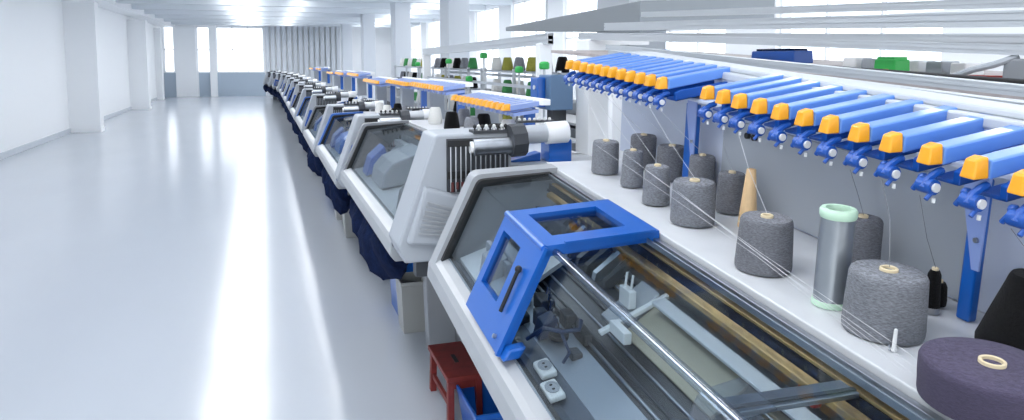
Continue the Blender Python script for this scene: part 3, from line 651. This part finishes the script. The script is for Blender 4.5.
o = MB().hexa([(2.17, 2.60, SZ(2.6)+.004), (2.22, 2.60, SZ(2.6)+.004), (2.22, 3.00, SZ(3)+.004), (2.17, 3.00, SZ(3)+.004), (2.17, 2.60, SZ(2.6)+.022), (2.22, 2.60, SZ(2.6)+.022), (2.22, 3.0, SZ(3)+.022), (2.17, 3.0, SZ(3)+.022)]).build('bar', 'dgrey', bevel=.004)
tag(o, 'short dark bar on the rear shelf in front of the blue case', 'bar')
o = MB().path([(2.28, 1.98, SZ(1.98)+.012), (2.24, 1.96, SZ(1.9)+.022), (2.25, 1.90, SZ(1.9)+.045), (2.27, 1.84, SZ(1.84)+.065), (2.30, 1.78, SZ(1.78)+.095)], .011, 8).build('cable_hose', 'hgrey', smooth=True)
tag(o, 'pale bent hose rising over the red tray on the shelf', 'hose')
o = MB().path([(2.32, 4.05, SZ(4.05)+.015), (2.3, 3.95, SZ(3.95)+.02), (2.31, 3.85, SZ(3.8)+.012), (2.3, 3.7, SZ(3.7)+.012)], .013, 8).build('cable_hose', 'black', smooth=True)
tag(o, 'black hose lying on the rear shelf near its far end', 'hose')
on_shelf('spool_box', 2.36, 4.25, .22, .1, .035, 'frameblue', 'low light blue box at the far end of the rear shelf', 'box')

# posts, lamps and yarn in the middle distance
o = empty('control_cabinet', (2.14, 5.55, 0), label='slate electrical cabinet with bright blue front box beyond the near table', cat='cabinet')
MB().box(.02, .22, 0, .26, 1.60, 1.88).build('body', 'slate', o, bevel=.01)
MB().box(-.05, .02, .10, .27, 1.62, 1.86).build('door', 'blue', o, bevel=.008)
MB().tube((-.052, .16, 1.78), (-.062, .16, 1.78), .018, 12).build('button', 'socket', o, smooth=True)
MB().box(.08, .2, .1, .22, 0, 1.60).build('post', 'dgrey', o)
def lamp(x, y, z0, z1, where, r=.045):
    o = empty('signal_lamp', (x, y, 0), label='green signal lamp on a thin pole ' + where, cat='signal lamp', group='green signal lamps of the rear machines')
    MB().tube((0, 0, z0), (0, 0, z1), .012, 8).build('pole', 'alu', o)
    MB().lathe([(r*.8, z1), (r, z1+.01), (r, z1+.05), (r*.7, z1+.065), (.001, z1+.068)], n=16).build('lamp_head', 'green', o, smooth=True)
for i, (x, y, z) in enumerate(((2.3, 6.05, 1.92), (2.5, 7.3, 1.87), (2.5, 8.6, 2.02), (2.4, 8.9, 1.74), (2.46, 10.2, 1.95), (2.46, 12.4, 1.9))):
    lamp(x, y, 0, z, ('by the blue cabinet', 'left of the blue cabinet', 'under the long white rail, upper one', 'under the long white rail, lower one', 'far along the white rail', 'farthest along the rear row')[i])
def yc(x, y, z, m, label, group, h=.17, rb=.075, rt=.05):
    o = MB().lathe([(rb*.9, .0), (rb, .015), ((rb+rt)/2*1.03, h*.5), (rt, h-.012), (rt*.8, h), (.02, h), (.02, h-.02), (.001, h-.02)], n=24).build('yarn_cone', m, smooth=True)
    o.location = (x, y, z); return tag(o, label, 'yarn cone', group)
cols = [('y_black', 'black'), ('y_white', 'white'), ('y_green', 'green'), ('y_grey', 'grey'), ('y_olive', 'olive'), ('y_white', 'white')]
for i in range(3):
    x, y, dz = ROW[i]
    for j in range(7):
        m, n = (cols[0], cols[1], cols[3], cols[0], cols[0], cols[3], cols[1])[(j+2*i) % 7]
        yc(x+1.28+.16*(j % 2), y+.75+.27*j, 1.301+dz, m, '%s yarn cone on the table of the %s machine, %s from its near end' % (n, names[i], ('first', 'second', 'third', 'fourth', 'fifth', 'sixth', 'seventh')[j]), 'yarn cones on the tables down the row', .13, .058, .042)
# shelf racks of the rear row with small yarn cones
for r in range(3):
    y0 = 6.4+r*3.2
    s = empty('yarn_rack', (2.7, y0, 0), label='grey yarn rack of the rear row, %s from the big white post' % ('first', 'second', 'third')[r], cat='rack', group='yarn racks of the rear row')
    for z in (1.25, 1.62, 1.88): MB().box(-.14, .14, 0, 2.6, z-.02, z).build('board', 'hgrey', s)
    for yy in (.0, 1.3, 2.56):
        for xx in (-.13, .10): MB().box(xx, xx+.03, yy, yy+.04, 0, 1.9).build('post', 'alu', s)
    for z in (1.25, 1.62, 1.88):
        for k in range(6):
            m, n = cols[(k*k+r*2+int(z*10)) % 6]
            yc(2.7, y0+.22+.42*k, z+.001, m, '%s yarn cone on the %s board of the %s yarn rack, %s along' % (n, {1.25: 'lowest', 1.62: 'middle', 1.88: 'top'}[z], ('first', 'second', 'third')[r], ('first', 'second', 'third', 'fourth', 'fifth', 'sixth')[k]), 'yarn cones on the rear racks', .15, .07, .045)
# tapering sheet metal duct overhead
o = MB().hexa([(2.90, 9.0, 2.36), (3.18, 6.0, 2.24), (4.6, 6.0, 2.36), (6.0, 9.0, 2.53), (2.90, 9.0, 2.41), (3.18, 6.0, 2.52), (4.6, 6.0, 2.60), (6.0, 9.0, 2.60)]).build('air_duct', 'duct', bevel=.01)
tag(o, 'grey sheet metal duct hanging above the rear rails', 'duct')
for (x, y) in ((3.3, 8.6), (3.6, 6.3)):
    MB().tube((x, y, 2.5), (x, y, 4.2), .01, 6).build('hanger', 'alu', o)

# ------------------------------------------------------------------ light
w = bpy.data.worlds.new('world'); SC.world = w; w.use_nodes = True
bg = w.node_tree.nodes['Background']; bg.inputs['Color'].default_value = (.95, .975, 1, 1); bg.inputs['Strength'].default_value = 2.3
SC.cycles.use_denoising = True
SC.cycles.max_bounces = 10; SC.cycles.transparent_max_bounces = 24; SC.cycles.glossy_bounces = 4; SC.cycles.diffuse_bounces = 4
SC.cycles.caustics_reflective = False; SC.cycles.caustics_refractive = False
vs = SC.view_settings; vs.view_transform = 'Standard'; vs.look = 'None'; vs.gamma = 1; vs.exposure = .12; vs.use_curve_mapping = False
